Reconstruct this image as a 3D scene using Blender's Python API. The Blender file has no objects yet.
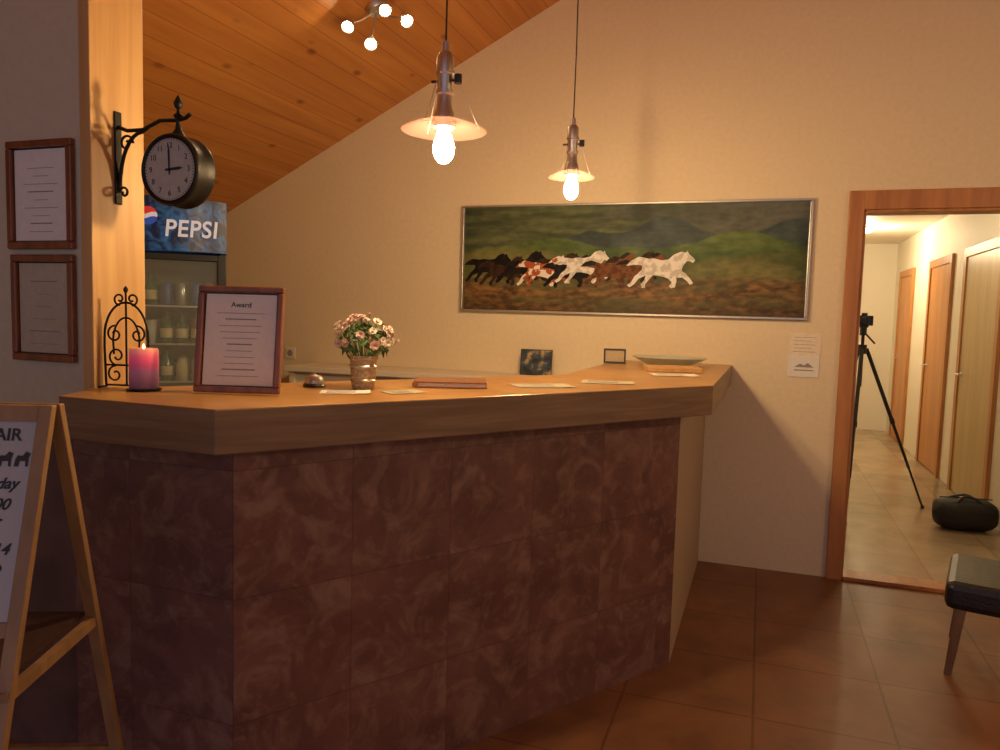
import bpy, math, random
from mathutils import Vector, Matrix, noise
random.seed(7)
S=bpy.context.scene
COL=S.collection
# ---------------------------------------------------------------- materials
def newmat(n):
    m=bpy.data.materials.new(n); m.use_nodes=True
    nt=m.node_tree; b=nt.nodes['Principled BSDF']; return m,nt,b
def c4(c): return (c[0],c[1],c[2],1)
def plain(n,c,r=.5,metal=0,bump=0,bs=60,em=None,es=0,spec=.5,var=.06):
    m,nt,b=newmat(n)
    b.inputs['Roughness'].default_value=r; b.inputs['Metallic'].default_value=metal
    b.inputs['Specular IOR Level'].default_value=spec
    tc=nt.nodes.new('ShaderNodeTexCoord'); ns=nt.nodes.new('ShaderNodeTexNoise'); ns.inputs['Scale'].default_value=bs
    nt.links.new(tc.outputs['Object'],ns.inputs['Vector'])
    cr=nt.nodes.new('ShaderNodeValToRGB')
    cr.color_ramp.elements[0].position=.3; cr.color_ramp.elements[1].position=.7
    cr.color_ramp.elements[0].color=c4([x*(1-var) for x in c]); cr.color_ramp.elements[1].color=c4([min(1,x*(1+var)) for x in c])
    nt.links.new(ns.outputs['Fac'],cr.inputs['Fac']); nt.links.new(cr.outputs['Color'],b.inputs['Base Color'])
    if bump:
        bp=nt.nodes.new('ShaderNodeBump'); bp.inputs['Strength'].default_value=bump; bp.inputs['Distance'].default_value=.01
        nt.links.new(ns.outputs['Fac'],bp.inputs['Height']); nt.links.new(bp.outputs['Normal'],b.inputs['Normal'])
    if em: b.inputs['Emission Color'].default_value=c4(em); b.inputs['Emission Strength'].default_value=es
    return m
def wood(n,c1,c2,scale=(1,1,1),rough=.4,boards=None,knots=False,coat=0):
    """stretched noise grain; boards=(axis,width) adds plank seams"""
    m,nt,b=newmat(n); N=nt.nodes; L=nt.links
    tc=N.new('ShaderNodeTexCoord'); mp=N.new('ShaderNodeMapping'); mp.inputs['Scale'].default_value=scale
    L.new(tc.outputs['Object'],mp.inputs['Vector'])
    ns=N.new('ShaderNodeTexNoise'); ns.inputs['Scale'].default_value=1; ns.inputs['Detail'].default_value=5; ns.inputs['Distortion'].default_value=.6
    L.new(mp.outputs['Vector'],ns.inputs['Vector'])
    cr=N.new('ShaderNodeValToRGB'); cr.color_ramp.elements[0].position=.35; cr.color_ramp.elements[1].position=.68
    cr.color_ramp.elements[0].color=c4(c1); cr.color_ramp.elements[1].color=c4(c2)
    L.new(ns.outputs['Fac'],cr.inputs['Fac']); out=cr.outputs['Color']
    if knots:
        vo=N.new('ShaderNodeTexVoronoi'); vo.inputs['Scale'].default_value=1
        mp2=N.new('ShaderNodeMapping'); mp2.inputs['Scale'].default_value=(5.5,3.2,5.5); L.new(tc.outputs['Object'],mp2.inputs['Vector']); L.new(mp2.outputs['Vector'],vo.inputs['Vector'])
        k=N.new('ShaderNodeValToRGB'); k.color_ramp.elements[0].position=.05; k.color_ramp.elements[1].position=.15
        k.color_ramp.elements[0].color=(.35,.2,.12,1); k.color_ramp.elements[1].color=(1,1,1,1)
        L.new(vo.outputs['Distance'],k.inputs['Fac'])
        mx=N.new('ShaderNodeMixRGB'); mx.blend_type='MULTIPLY'; mx.inputs['Fac'].default_value=.8
        L.new(out,mx.inputs['Color1']); L.new(k.outputs['Color'],mx.inputs['Color2']); out=mx.outputs['Color']
    if boards:
        sp=N.new('ShaderNodeSeparateXYZ'); L.new(tc.outputs['Object'],sp.inputs['Vector'])
        d=N.new('ShaderNodeMath'); d.operation='DIVIDE'; d.inputs[1].default_value=boards[1]; L.new(sp.outputs[boards[0]],d.inputs[0])
        fr=N.new('ShaderNodeMath'); fr.operation='FRACT'; L.new(d.outputs[0],fr.inputs[0])
        lt=N.new('ShaderNodeMath'); lt.operation='LESS_THAN'; lt.inputs[1].default_value=.05; L.new(fr.outputs[0],lt.inputs[0])
        mx=N.new('ShaderNodeMixRGB'); mx.blend_type='MULTIPLY'; L.new(lt.outputs[0],mx.inputs['Fac']); L.new(out,mx.inputs['Color1']); mx.inputs['Color2'].default_value=(.68,.58,.52,1); out=mx.outputs['Color']
    L.new(out,b.inputs['Base Color']); b.inputs['Roughness'].default_value=rough; b.inputs['Coat Weight'].default_value=coat
    return m
def tiles(n,c1,c2,mort,w=.45,off=(0,0),rough=.3,uv=False,vein=None,h=None,msize=.006,nscale=3.5,alt=.74,spec=.5):
    m,nt,b=newmat(n); N=nt.nodes; L=nt.links
    b.inputs['Specular IOR Level'].default_value=spec
    tc=N.new('ShaderNodeTexCoord'); mp=N.new('ShaderNodeMapping'); mp.inputs['Location'].default_value=(off[0],off[1],0)
    src=tc.outputs['UV'] if uv else tc.outputs['Object']
    L.new(src,mp.inputs['Vector'])
    br=N.new('ShaderNodeTexBrick'); br.offset=0; br.inputs['Scale'].default_value=1; br.inputs['Brick Width'].default_value=w; br.inputs['Row Height'].default_value=h or w
    br.inputs['Mortar Size'].default_value=msize; br.inputs['Mortar Smooth'].default_value=.4
    br.inputs['Color1'].default_value=(1,1,1,1); br.inputs['Color2'].default_value=(alt,alt,alt,1); br.inputs['Mortar'].default_value=c4(mort)
    L.new(mp.outputs['Vector'],br.inputs['Vector'])
    ns=N.new('ShaderNodeTexNoise'); ns.inputs['Scale'].default_value=nscale; ns.inputs['Detail'].default_value=8; ns.inputs['Roughness'].default_value=.62; ns.inputs['Distortion'].default_value=.5
    L.new(src,ns.inputs['Vector'])
    cr=N.new('ShaderNodeValToRGB'); cr.color_ramp.elements[0].position=.32; cr.color_ramp.elements[1].position=.7
    cr.color_ramp.elements[0].color=c4(c1); cr.color_ramp.elements[1].color=c4(c2)
    L.new(ns.outputs['Fac'],cr.inputs['Fac']); out=cr.outputs['Color']
    if vein:
        # each slab is cut differently: shift the marbling per slab
        sn=N.new('ShaderNodeVectorMath'); sn.operation='SNAP'; sn.inputs[1].default_value=(w,h or w,1); L.new(mp.outputs['Vector'],sn.inputs[0])
        sc=N.new('ShaderNodeVectorMath'); sc.operation='MULTIPLY'; sc.inputs[1].default_value=(7.3,11.7,3); L.new(sn.outputs[0],sc.inputs[0])
        ad=N.new('ShaderNodeVectorMath'); ad.operation='ADD'; L.new(src,ad.inputs[0]); L.new(sc.outputs[0],ad.inputs[1])
        for scale,dist,p0,p1,amt in ((5.5,1.5,.50,.68,.70),(17,.8,.54,.70,.50)):
            n2=N.new('ShaderNodeTexNoise'); n2.inputs['Scale'].default_value=scale; n2.inputs['Detail'].default_value=9; n2.inputs['Roughness'].default_value=.62; n2.inputs['Distortion'].default_value=dist
            L.new(ad.outputs[0],n2.inputs['Vector'])
            r2=N.new('ShaderNodeValToRGB'); r2.color_ramp.elements[0].position=p0; r2.color_ramp.elements[0].color=(0,0,0,1)
            r2.color_ramp.elements[1].position=p1; r2.color_ramp.elements[1].color=(amt,amt,amt,1)
            L.new(n2.outputs['Fac'],r2.inputs['Fac'])
            mv=N.new('ShaderNodeMixRGB'); L.new(r2.outputs['Color'],mv.inputs['Fac']); L.new(out,mv.inputs['Color1']); mv.inputs['Color2'].default_value=c4(vein); out=mv.outputs['Color']
    mx=N.new('ShaderNodeMixRGB'); mx.blend_type='MULTIPLY'; mx.inputs['Fac'].default_value=1
    L.new(out,mx.inputs['Color1']); L.new(br.outputs['Color'],mx.inputs['Color2']); L.new(mx.outputs['Color'],b.inputs['Base Color'])
    b.inputs['Roughness'].default_value=rough
    bp=N.new('ShaderNodeBump'); bp.inputs['Strength'].default_value=.12; bp.inputs['Distance'].default_value=.003; bp.invert=True
    L.new(br.outputs['Fac'],bp.inputs['Height']); L.new(bp.outputs['Normal'],b.inputs['Normal'])
    return m
def emis(n,c,s):
    m=plain(n,c,.5,em=c,es=s); return m
def thin_glass(n,tint=(1,1,1),t=.85,rough=.05):
    m,nt,b=newmat(n); N=nt.nodes; L=nt.links
    tr=N.new('ShaderNodeBsdfTransparent'); tr.inputs['Color'].default_value=c4(tint)
    b.inputs['Base Color'].default_value=c4(tint); b.inputs['Roughness'].default_value=rough
    mx=N.new('ShaderNodeMixShader'); mx.inputs['Fac'].default_value=t
    L.new(b.outputs[0],mx.inputs[1]); L.new(tr.outputs[0],mx.inputs[2]); L.new(mx.outputs[0],N['Material Output'].inputs['Surface'])
    return m

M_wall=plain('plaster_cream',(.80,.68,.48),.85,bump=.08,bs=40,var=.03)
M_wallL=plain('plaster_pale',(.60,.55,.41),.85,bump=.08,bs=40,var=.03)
M_white=plain('paint_white',(.8,.74,.62),.6,var=.02)
M_endpanel=plain('counter_end_panel',(.44,.35,.27),.6,var=.04)
M_wains=plain('wainscot_panel_dark',(.13,.075,.065),.5,bs=9,var=.25)
M_pineceil=wood('pine_ceiling',(.49,.19,.04),(.62,.275,.066),(14,.9,14),.45,boards=(0,.11),knots=True)
M_post=wood('pine_post',(.54,.31,.12),(.66,.42,.18),(22,22,1.2),.4)
M_trim=wood('pine_trim',(.40,.16,.048),(.54,.24,.072),(20,20,1.5),.4)
M_top=wood('counter_laminate_top',(.42,.205,.06),(.54,.30,.10),(5,5,5),.3)
M_fascia=wood('counter_fascia_wood',(.215,.135,.078),(.32,.21,.12),(3,3,45),.4)
M_counter=tiles('counter_stone_panels',(.130,.058,.052),(.24,.112,.092),(.70,.66,.66),.34,(0.02,.02),.42,uv=True,vein=(.36,.225,.165),h=.34,msize=.0022,alt=.90,nscale=5)
M_floor=tiles('floor_tile_terracotta',(.19,.086,.044),(.32,.15,.070),(.62,.56,.50),.47,(-.513+.47*4,.06),.40,alt=.88,spec=.35)
M_floor2=tiles('floor_tile_hall',(.36,.27,.17),(.50,.39,.25),(.7,.65,.6),.47,(-.513+.47*4,.06),.25)
M_redwood=wood('frame_mahogany',(.16,.05,.02),(.28,.09,.035),(30,30,4),.3,coat=.3)
M_paper=plain('paper',(.82,.80,.76),.8,var=.03)
M_ink=plain('ink',(.03,.03,.04),.6)
M_inkg=plain('ink_grey',(.28,.27,.27),.7)
M_iron=plain('wrought_iron',(.015,.014,.013),.45,metal=.6,bump=.1)
M_chrome=plain('brushed_metal',(.62,.60,.58),.38,metal=1)
M_silver=plain('silver_frame',(.52,.50,.46),.35,metal=.8)
M_black=plain('black_plastic',(.02,.02,.022),.4)
M_leather=plain('black_leather',(.010,.009,.010),.35,bump=.25,bs=90)
M_easel=wood('easel_beech',(.26,.15,.07),(.37,.22,.105),(20,20,3),.45)
M_board=plain('whiteboard',(.44,.44,.45),.35,var=.03)
BC=(1,.66,.32)
M_bulb=emis('bulb_glow',BC,660)
M_bulb_small=emis('spot_bulb_glow',(1,.70,.38),310)
M_fglass=thin_glass('door_glass',(.9,.95,.97),.9)

# ---------------------------------------------------------------- geometry helpers
def E(name,loc=(0,0,0),rz=0,rx=0):
    e=bpy.data.objects.new(name,None); COL.objects.link(e); e.empty_display_size=.05
    e.matrix_world=Matrix.Translation(loc)@Matrix.Rotation(rz,4,'Z')@Matrix.Rotation(rx,4,'X'); return e
def mesh(name,vs,fs,mat,parent=None,smooth=False,bevel=0,mats=None,mi=None,local=None):
    me=bpy.data.meshes.new(name); me.from_pydata([tuple(v) for v in vs],[],fs); 
    for m in (mats or [mat]): me.materials.append(m)
    if mi: 
        for p,i in zip(me.polygons,mi): p.material_index=i
    if smooth:
        for p in me.polygons: p.use_smooth=True
    me.update()
    import bmesh
    bm=bmesh.new(); bm.from_mesh(me); bmesh.ops.recalc_face_normals(bm,faces=bm.faces); bm.to_mesh(me); bm.free()
    o=bpy.data.objects.new(name,me); COL.objects.link(o)
    if local is not None: o.matrix_local=local
    if parent: o.parent=parent
    if bevel:
        b=o.modifiers.new('bevel','BEVEL'); b.width=bevel; b.segments=2; b.limit_method='ANGLE'
    return o
def box(name,a,b,mat,parent=None,bevel=0,local=None):
    x0,y0,z0=a;x1,y1,z1=b
    vs=[(x0,y0,z0),(x1,y0,z0),(x1,y1,z0),(x0,y1,z0),(x0,y0,z1),(x1,y0,z1),(x1,y1,z1),(x0,y1,z1)]
    fs=[(0,3,2,1),(4,5,6,7),(0,1,5,4),(1,2,6,5),(2,3,7,6),(3,0,4,7)]
    return mesh(name,vs,fs,mat,parent,bevel=bevel,local=local)
def multi(name,parts,mat,parent=None,smooth=False,bevel=0,mats=None):
    V=[];F=[];MI=[]
    for p in parts:
        v,f=p[0],p[1]; o=len(V); V+=list(v); F+=[tuple(i+o for i in q) for q in f]; MI+=[p[2] if len(p)>2 else 0]*len(f)
    return mesh(name,V,F,mat,parent,smooth,bevel,mats,MI)
def boxg(a,b,mi=0):
    x0,y0,z0=a;x1,y1,z1=b
    return ([(x0,y0,z0),(x1,y0,z0),(x1,y1,z0),(x0,y1,z0),(x0,y0,z1),(x1,y0,z1),(x1,y1,z1),(x0,y1,z1)],
    [(0,3,2,1),(4,5,6,7),(0,1,5,4),(1,2,6,5),(2,3,7,6),(3,0,4,7)],mi)
def cylg(p0,p1,r0,r1=None,seg=16,mi=0):
    r1=r0 if r1 is None else r1
    p0=Vector(p0);p1=Vector(p1);d=(p1-p0).normalized(); q=d.to_track_quat('Z','Y')
    vs=[];
    for p,r in((p0,r0),(p1,r1)):
        for i in range(seg):
            a=2*math.pi*i/seg; vs.append(p+q@Vector((r*math.cos(a),r*math.sin(a),0)))
    fs=[(i,(i+1)%seg,seg+(i+1)%seg,seg+i) for i in range(seg)]
    fs+=[tuple(range(seg))[::-1],tuple(range(seg,2*seg))]
    return (vs,fs,mi)
def cyl(name,p0,p1,r0,mat,parent=None,r1=None,seg=20,smooth=True):
    v,f,_=cylg(p0,p1,r0,r1,seg); o=mesh(name,v,f,mat,parent,smooth)
    if smooth:
        e=o.modifiers.new('es','EDGE_SPLIT'); e.split_angle=math.radians(40)
    return o
def latheg(prof,seg=32,mi=0,M=None,sx=1,sy=1):
    vs=[];fs=[]
    n=len(prof)
    for r,z in prof:
        for i in range(seg):
            a=2*math.pi*i/seg; v=Vector((sx*r*math.cos(a),sy*r*math.sin(a),z)); vs.append(M@v if M else v)
    for k in range(n-1):
        for i in range(seg):
            fs.append((k*seg+i,k*seg+(i+1)%seg,(k+1)*seg+(i+1)%seg,(k+1)*seg+i))
    return (vs,fs,mi)
def lathe(name,prof,mat,parent=None,seg=32,M=None,sx=1,sy=1,split=True):
    v,f,_=latheg(prof,seg,0,M,sx,sy); o=mesh(name,v,f,mat,parent,True)
    if split:
        e=o.modifiers.new('es','EDGE_SPLIT'); e.split_angle=math.radians(45)
    return o
def tube(name,pts,r,mat,parent=None,cyclic=False):
    cu=bpy.data.curves.new(name,'CURVE'); cu.dimensions='3D'; sp=cu.splines.new('POLY'); sp.points.add(len(pts)-1)
    for i,p in enumerate(pts): sp.points[i].co=(p[0],p[1],p[2],1)
    sp.use_cyclic_u=cyclic; cu.bevel_depth=r; cu.bevel_resolution=2; cu.use_fill_caps=True
    t=bpy.data.objects.new('tmp',cu); COL.objects.link(t); bpy.context.view_layer.update()
    me=bpy.data.meshes.new_from_object(t.evaluated_get(bpy.context.evaluated_depsgraph_get())); bpy.data.objects.remove(t)
    me.materials.clear(); me.materials.append(mat)
    for p in me.polygons: p.use_smooth=True
    o=bpy.data.objects.new(name,me); COL.objects.link(o)
    if parent:o.parent=parent
    return o
def text(name,s,size,mat,parent,local,depth=.0006,shear=0,sx=1,bold=0,space=1):
    cu=bpy.data.curves.new(name,'FONT'); cu.body=s; cu.size=size; cu.extrude=depth; cu.align_x='CENTER'; cu.align_y='CENTER'; cu.shear=shear; cu.offset=bold; cu.space_character=space
    t=bpy.data.objects.new('tmp',cu); COL.objects.link(t); bpy.context.view_layer.update()
    me=bpy.data.meshes.new_from_object(t.evaluated_get(bpy.context.evaluated_depsgraph_get())); bpy.data.objects.remove(t)
    me.materials.clear(); me.materials.append(mat)
    o=bpy.data.objects.new(name,me); COL.objects.link(o); o.parent=parent; o.matrix_local=local@Matrix.Diagonal((sx,1,1,1)); return o
FRONT=Matrix.Rotation(math.pi/2,4,'X')   # text facing local -Y
def prism_xy(poly,z0,z1,mi=0):
    n=len(poly); vs=[(x,y,z0) for x,y in poly]+[(x,y,z1) for x,y in poly]
    fs=[tuple(range(n))[::-1],tuple(range(n,2*n))]+[(i,(i+1)%n,n+(i+1)%n,n+i) for i in range(n)]
    return (vs,fs,mi)
def prism_xz(poly,y0,y1,mi=0):
    n=len(poly); vs=[(x,y0,z) for x,z in poly]+[(x,y1,z) for x,z in poly]
    fs=[tuple(range(n)),tuple(range(n,2*n))[::-1]]+[(i,(i+1)%n,n+(i+1)%n,n+i) for i in range(n)]
    return (vs,fs,mi)

# ---------------------------------------------------------------- room shell
D=4.5; RX=1.0
def zc(x): return 2.146+.502*(x+3.556) if x<=RX else 2.146+.502*(RX+3.556)-.502*(x-RX)
XL=-4.2; XR=3.6; YF=-2.4
OL,OR,OT=.485,1.42,2.035
multi('wall_back',[prism_xz([(XL,0),(OL,0),(OL,zc(OL)),(XL,zc(XL))],D,D+.12),
  prism_xz([(OL,OT),(OR,OT),(OR,zc(OR)),(RX,zc(RX)),(OL,zc(OL))],D,D+.12),
  prism_xz([(OR,0),(XR,0),(XR,zc(XR)),(OR,zc(OR))],D,D+.12)],M_wall)
box('wall_left',(XL-.1,YF,0),(XL,D+.12,zc(XL)),M_wall)
box('wall_right',(XR,YF,0),(XR+.1,D+.12,zc(XR)),M_wall)
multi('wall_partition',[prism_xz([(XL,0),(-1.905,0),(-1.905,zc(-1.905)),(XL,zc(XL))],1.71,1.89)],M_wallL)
multi('trim_wainscot',[boxg((XL,1.698,0),(-1.907,1.709,1.02)),boxg((XL,1.692,1.02),(-1.907,1.709,1.05))],M_wains)
multi('ceiling',[prism_xz([(XL-.1,zc(XL-.1)),(RX,zc(RX)),(RX,zc(RX)+.1),(XL-.1,zc(XL-.1)+.1)],YF,D+.12),
  prism_xz([(RX,zc(RX)),(XR+.1,zc(XR+.1)),(XR+.1,zc(XR+.1)+.1),(RX,zc(RX)+.1)],YF,D+.12)],M_pineceil)
box('floor',(XL-.1,YF,-.1),(XR+.1,D,0),M_floor)
box('trim_partition_post',(-1.905,1.70,0),(-1.863,1.90,zc(-1.905)-.002),M_post,bevel=.003)
# hallway
CX=1.65; CY=11.2; CZ=2.5
box('floor_hall',(.2,D,-.1),(CX+.1,CY+.1,0),M_floor2)
box('ceiling_hall',(.2,D+.12,CZ),(CX+.1,CY+.1,CZ+.1),M_white)
box('wall_hall_left',(.2,D+.12,0),(.3,CY,CZ),M_white)
box('wall_hall_right',(CX,D+.12,0),(CX+.1,CY,CZ),M_white)
box('wall_hall_end',(.2,CY,0),(CX+.1,CY+.1,CZ),M_white)
# door casing
multi('trim_doorway',[boxg((OL-.075,D-.025,0),(OL,D,OT+.1)),boxg((OR,D-.025,0),(OR+.075,D,OT+.1)),boxg((OL,D-.025,OT),(OR,D,OT+.1)),
   boxg((OL,D-.01,0),(OL+.015,D+.13,OT)),boxg((OR-.015,D-.01,0),(OR,D+.13,OT)),boxg((OL,D-.01,OT-.015),(OR,D+.13,OT)),
   boxg((OL+.015,D-.02,0),(OR-.015,D+.12,.022))],M_trim,bevel=.003)
# hall doors on the right wall
M_doorw=wood('door_veneer',(.46,.19,.05),(.58,.26,.075),(12,12,1.2),.35)
M_doory=wood('door_veneer_pale',(.46,.33,.14),(.56,.41,.19),(12,12,1.2),.35)
for i,(ya,yb,mt) in enumerate([(6.35,7.5,M_doory),(7.95,8.95,M_doorw),(9.85,10.75,M_doorw)]):
    e=E('door_%d'%(i+1),(CX,(ya+yb)/2,0)); h=(yb-ya)/2
    multi('casing',[boxg((-.03,-h,0),(-.001,-h+.08,2.1)),boxg((-.03,h-.08,0),(-.001,h,2.1)),boxg((-.03,-h+.08,2.02),(-.001,h-.08,2.1))],M_trim,e,bevel=.003)
    box('leaf',(-.018,-h+.08,.01),(-.001,h-.08,2.02),mt,e)
    multi('handle',[cylg((-.018,h-.15,1.02),(-.06,h-.15,1.02),.01),cylg((-.06,h-.15,1.02),(-.06,h-.27,1.02),.009),cylg((-.018,h-.15,1.02),(-.022,h-.15,1.02),.026)],M_chrome,e)

# ---------------------------------------------------------------- counter
HC=1.17; TH=.115
e=E('reception_counter',(-1.0,3.0,0))
def sh(p): return (p[0]+1.0,p[1]-3.0)
top=[sh(p) for p in [(-1.77,1.50),(-1.25,1.49),(-.165,3.0),(-.15,4.497),(-.80,4.497),(-.80,3.144),(-1.737,1.84),(-1.86,1.84),(-1.86,1.695)]]
v,f,_=prism_xy(top,HC-TH,HC)
mi=[1,0]+[1]*len(top)
mesh('worktop',v,f,None,e,mats=[M_top,M_fascia],mi=mi,bevel=.004)
body=[sh(p) for p in [(-1.80,1.57),(-1.26,1.57),(-.29,3.08),(-.285,4.497),(-.54,4.497),(-.54,3.16),(-1.42,1.83),(-1.855,1.83),(-1.855,1.695),(-1.80,1.695)]]
v,f,_=prism_xy(body,0,HC-TH)
mi=[2,2,0,0,1,2,2,2,2,2,2,2]
o=mesh('front_panels',v,f,None,e,mats=[M_counter,M_endpanel,M_post],mi=mi)
uv=o.data.uv_layers.new(name='UVMap'); per=[0]
for i in range(len(body)):
    a=body[i];b_=body[(i+1)%len(body)]; per.append(per[-1]+math.dist(a,b_))
nb=len(body)
for k,p in enumerate(o.data.polygons):
    for li in p.loop_indices:
        vi=o.data.loops[li].vertex_index; co=o.data.vertices[vi].co
        if k>=2:
            s=k-2; idx=vi%nb; u=per[s] if idx==s else per[s+1]
            # start a fresh slab at the front corner
            uv.data[li].uv=(u-per[1]+1.34+.001,co.z)
        else: uv.data[li].uv=(co.x,co.y)
# back bench behind bar
e=E('back_bench',(-1.9,4.3,0))
box('bench_top',(-1.0,-.2,1.02),(1.03,.197,1.055),M_white,e,bevel=.004)
multi('bench_sides',[boxg((-.98,-.16,0),(-.95,.19,1.02)),boxg((.95,-.16,0),(.98,.19,1.02)),boxg((-.95,-.14,0),(.95,-.12,1.02)),boxg((-.02,-.12,0),(.02,.19,1.02))],M_white,e)

# ---------------------------------------------------------------- painting
e=E('horse_painting',(-.80,D,1.768)); W=2.06;H=.665
multi('frame',[boxg((-W/2,-.035,-H/2),(W/2,-.002,-H/2+.014)),boxg((-W/2,-.035,H/2-.014),(W/2,-.002,H/2)),
  boxg((-W/2,-.035,-H/2+.014),(-W/2+.014,-.002,H/2-.014)),boxg((W/2-.014,-.035,-H/2+.014),(W/2,-.002,H/2-.014))],M_silver,e,bevel=.003)
w=W-.028;h=H-.028
NX,NZ=400,130
vs=[];cols=[]
def lerp(a,b,t): t=max(0,min(1,t)); return tuple(x+(y-x)*t for x,y in zip(a,b))
def ss(a,b,x):
    t=max(0,min(1,(x-a)/(b-a))); return t*t*(3-2*t)
def paint(u,v):
    n1=noise.fractal(Vector((u*9,v*5,.3)),1,2,5); n2=noise.fractal(Vector((u*34,v*26,4)),1,2,4); n3=noise.fractal(Vector((u*5,v*14,8)),1,2,4)
    sky=lerp((.045,.06,.035),(.12,.145,.06),.55+n3*.9-abs(u-.2)*1.0)
    sky=lerp(sky,(.135,.14,.12),(u-.42)*1.6+n1*.4)
    rm=.64+.25*math.exp(-((u-.62)/.12)**2)+.22*math.exp(-((u-.97)/.11)**2)+.12*math.exp(-((u-.40)/.08)**2)+.03*n1
    c=sky
    c=lerp(c,lerp((.025,.042,.045),(.060,.085,.080),.5+n1*1.3+(u-.62)*1.2),ss(-.012,.012,rm-v))
    r2=.60+.10*math.exp(-((u-.28)/.12)**2)+.15*math.exp(-((u-.83)/.12)**2)+.02*n1
    gcol=lerp((.04,.08,.02),(.115,.17,.048),.45+n1*1.2+.6*math.exp(-((u-.80)/.10)**2)-.2)
    c=lerp(c,gcol,ss(-.012,.012,r2-v))
    r3=.53+.05*math.sin(u*7+.6)+.02*n1
    c=lerp(c,lerp((.08,.10,.03),(.17,.165,.058),.5+n1*1.2),ss(-.03,.03,r3-v))
    c=lerp(c,(.19,.19,.06),.7*math.exp(-((u-.12)/.14)**2-((v-.50)/.12)**2))
    g=.32+.035*n1
    gr=lerp((.085,.045,.018),(.24,.125,.045),.45+n2*.9+n1*.7)
    gr=lerp(gr,(.11,.10,.035),.35+n3*1.2)
    c=lerp(c,gr,ss(-.05,.06,g-v))
    c=lerp(c,(.035,.025,.015),max(0,.14-v)*3.4)
    edge=ss(0,.06,u)*ss(0,.04,1-u)
    k=(1+.3*n2)*(.75+.25*edge)
    return tuple(max(0,x*k) for x in c)
for j in range(NZ+1):
    for i in range(NX+1):
        u=i/NX;v=j/NZ; vs.append((-w/2+w*u,-.014,-h/2+h*v)); cols.append(paint(u,v))
fs=[(j*(NX+1)+i,j*(NX+1)+i+1,(j+1)*(NX+1)+i+1,(j+1)*(NX+1)+i) for j in range(NZ) for i in range(NX)]
m,nt,b=newmat('oil_landscape'); va=nt.nodes.new('ShaderNodeVertexColor'); va.layer_name='Col'; nt.links.new(va.outputs['Color'],b.inputs['Base Color']); b.inputs['Roughness'].default_value=.55; b.inputs['Specular IOR Level'].default_value=.3
o=mesh('canvas',vs,fs,m,e)
ca=o.data.color_attributes.new('Col','FLOAT_COLOR','POINT')
for i,c in enumerate(cols): ca.data[i].color=(c[0],c[1],c[2],1)
# galloping horse outline, head to the right
HORSE=[(1.30,.76),(1.26,.83),(1.16,.93),(1.11,1.04),(1.07,.99),(.98,1.03),(.90,1.0),(.80,.95),(.74,.88),(.68,.81),(.5,.76),(.3,.79),(.16,.77),(.05,.80),(-.10,.83),(-.28,.76),(-.42,.62),(-.26,.63),(-.12,.62),(.0,.60),
(-.01,.50),(-.08,.42),(-.19,.33),(-.28,.17),(-.38,.09),(-.31,.03),(-.2,.11),(-.08,.26),(.10,.34),(.07,.23),(-.03,.11),(.01,.02),(.10,.02),(.09,.11),(.18,.22),(.29,.35),(.42,.35),(.62,.31),
(.70,.27),(.78,.18),(.71,.08),(.77,.02),(.86,.05),(.89,.20),(.88,.31),(1.02,.32),(1.13,.22),(1.20,.12),(1.28,.16),(1.21,.27),(1.09,.43),(1.00,.50),(1.01,.60),(1.06,.69),(1.11,.76),(1.16,.75),(1.25,.70)]
def hm(n,a,b_,sc=30,e0=.42,e1=.56):
    m,nt,b=newmat(n); tc=nt.nodes.new('ShaderNodeTexCoord'); ns=nt.nodes.new('ShaderNodeTexNoise'); ns.inputs['Scale'].default_value=sc; ns.inputs['Detail'].default_value=3
    nt.links.new(tc.outputs['Object'],ns.inputs['Vector']); cr=nt.nodes.new('ShaderNodeValToRGB'); cr.color_ramp.elements[0].position=e0; cr.color_ramp.elements[1].position=e1
    cr.color_ramp.elements[0].color=c4(a); cr.color_ramp.elements[1].color=c4(b_); nt.links.new(ns.outputs['Fac'],cr.inputs['Fac']); nt.links.new(cr.outputs['Color'],b.inputs['Base Color']); b.inputs['Roughness'].default_value=.6; b.inputs['Specular IOR Level'].default_value=.2; return m
HW=hm('paint_white_horse',(.55,.52,.47),(.80,.78,.74)); HB=hm('paint_black_horse',(.004,.003,.003),(.014,.010,.009)); HR=hm('paint_bay_horse',(.10,.036,.016),(.19,.075,.03)); HP=hm('paint_pinto_horse',(.40,.09,.03),(.80,.75,.68),24,.47,.51)
HD=hm('paint_dark_bay_horse',(.025,.011,.006),(.05,.022,.012))
M_mane=hm('paint_mane_dark',(.01,.008,.006),(.03,.02,.014))
hs=[(489,.19,HB,.4),(506,.19,HD,0),(526,.20,HB,.3),(566,.18,HD,.6),(549,.195,HP,.0),(578,.195,HB,-.1),(592,.205,HW,.45),(643,.19,HD,.6),(621,.205,HR,.0),(653,.18,HR,.5),(671,.225,HW,.1)]
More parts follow.
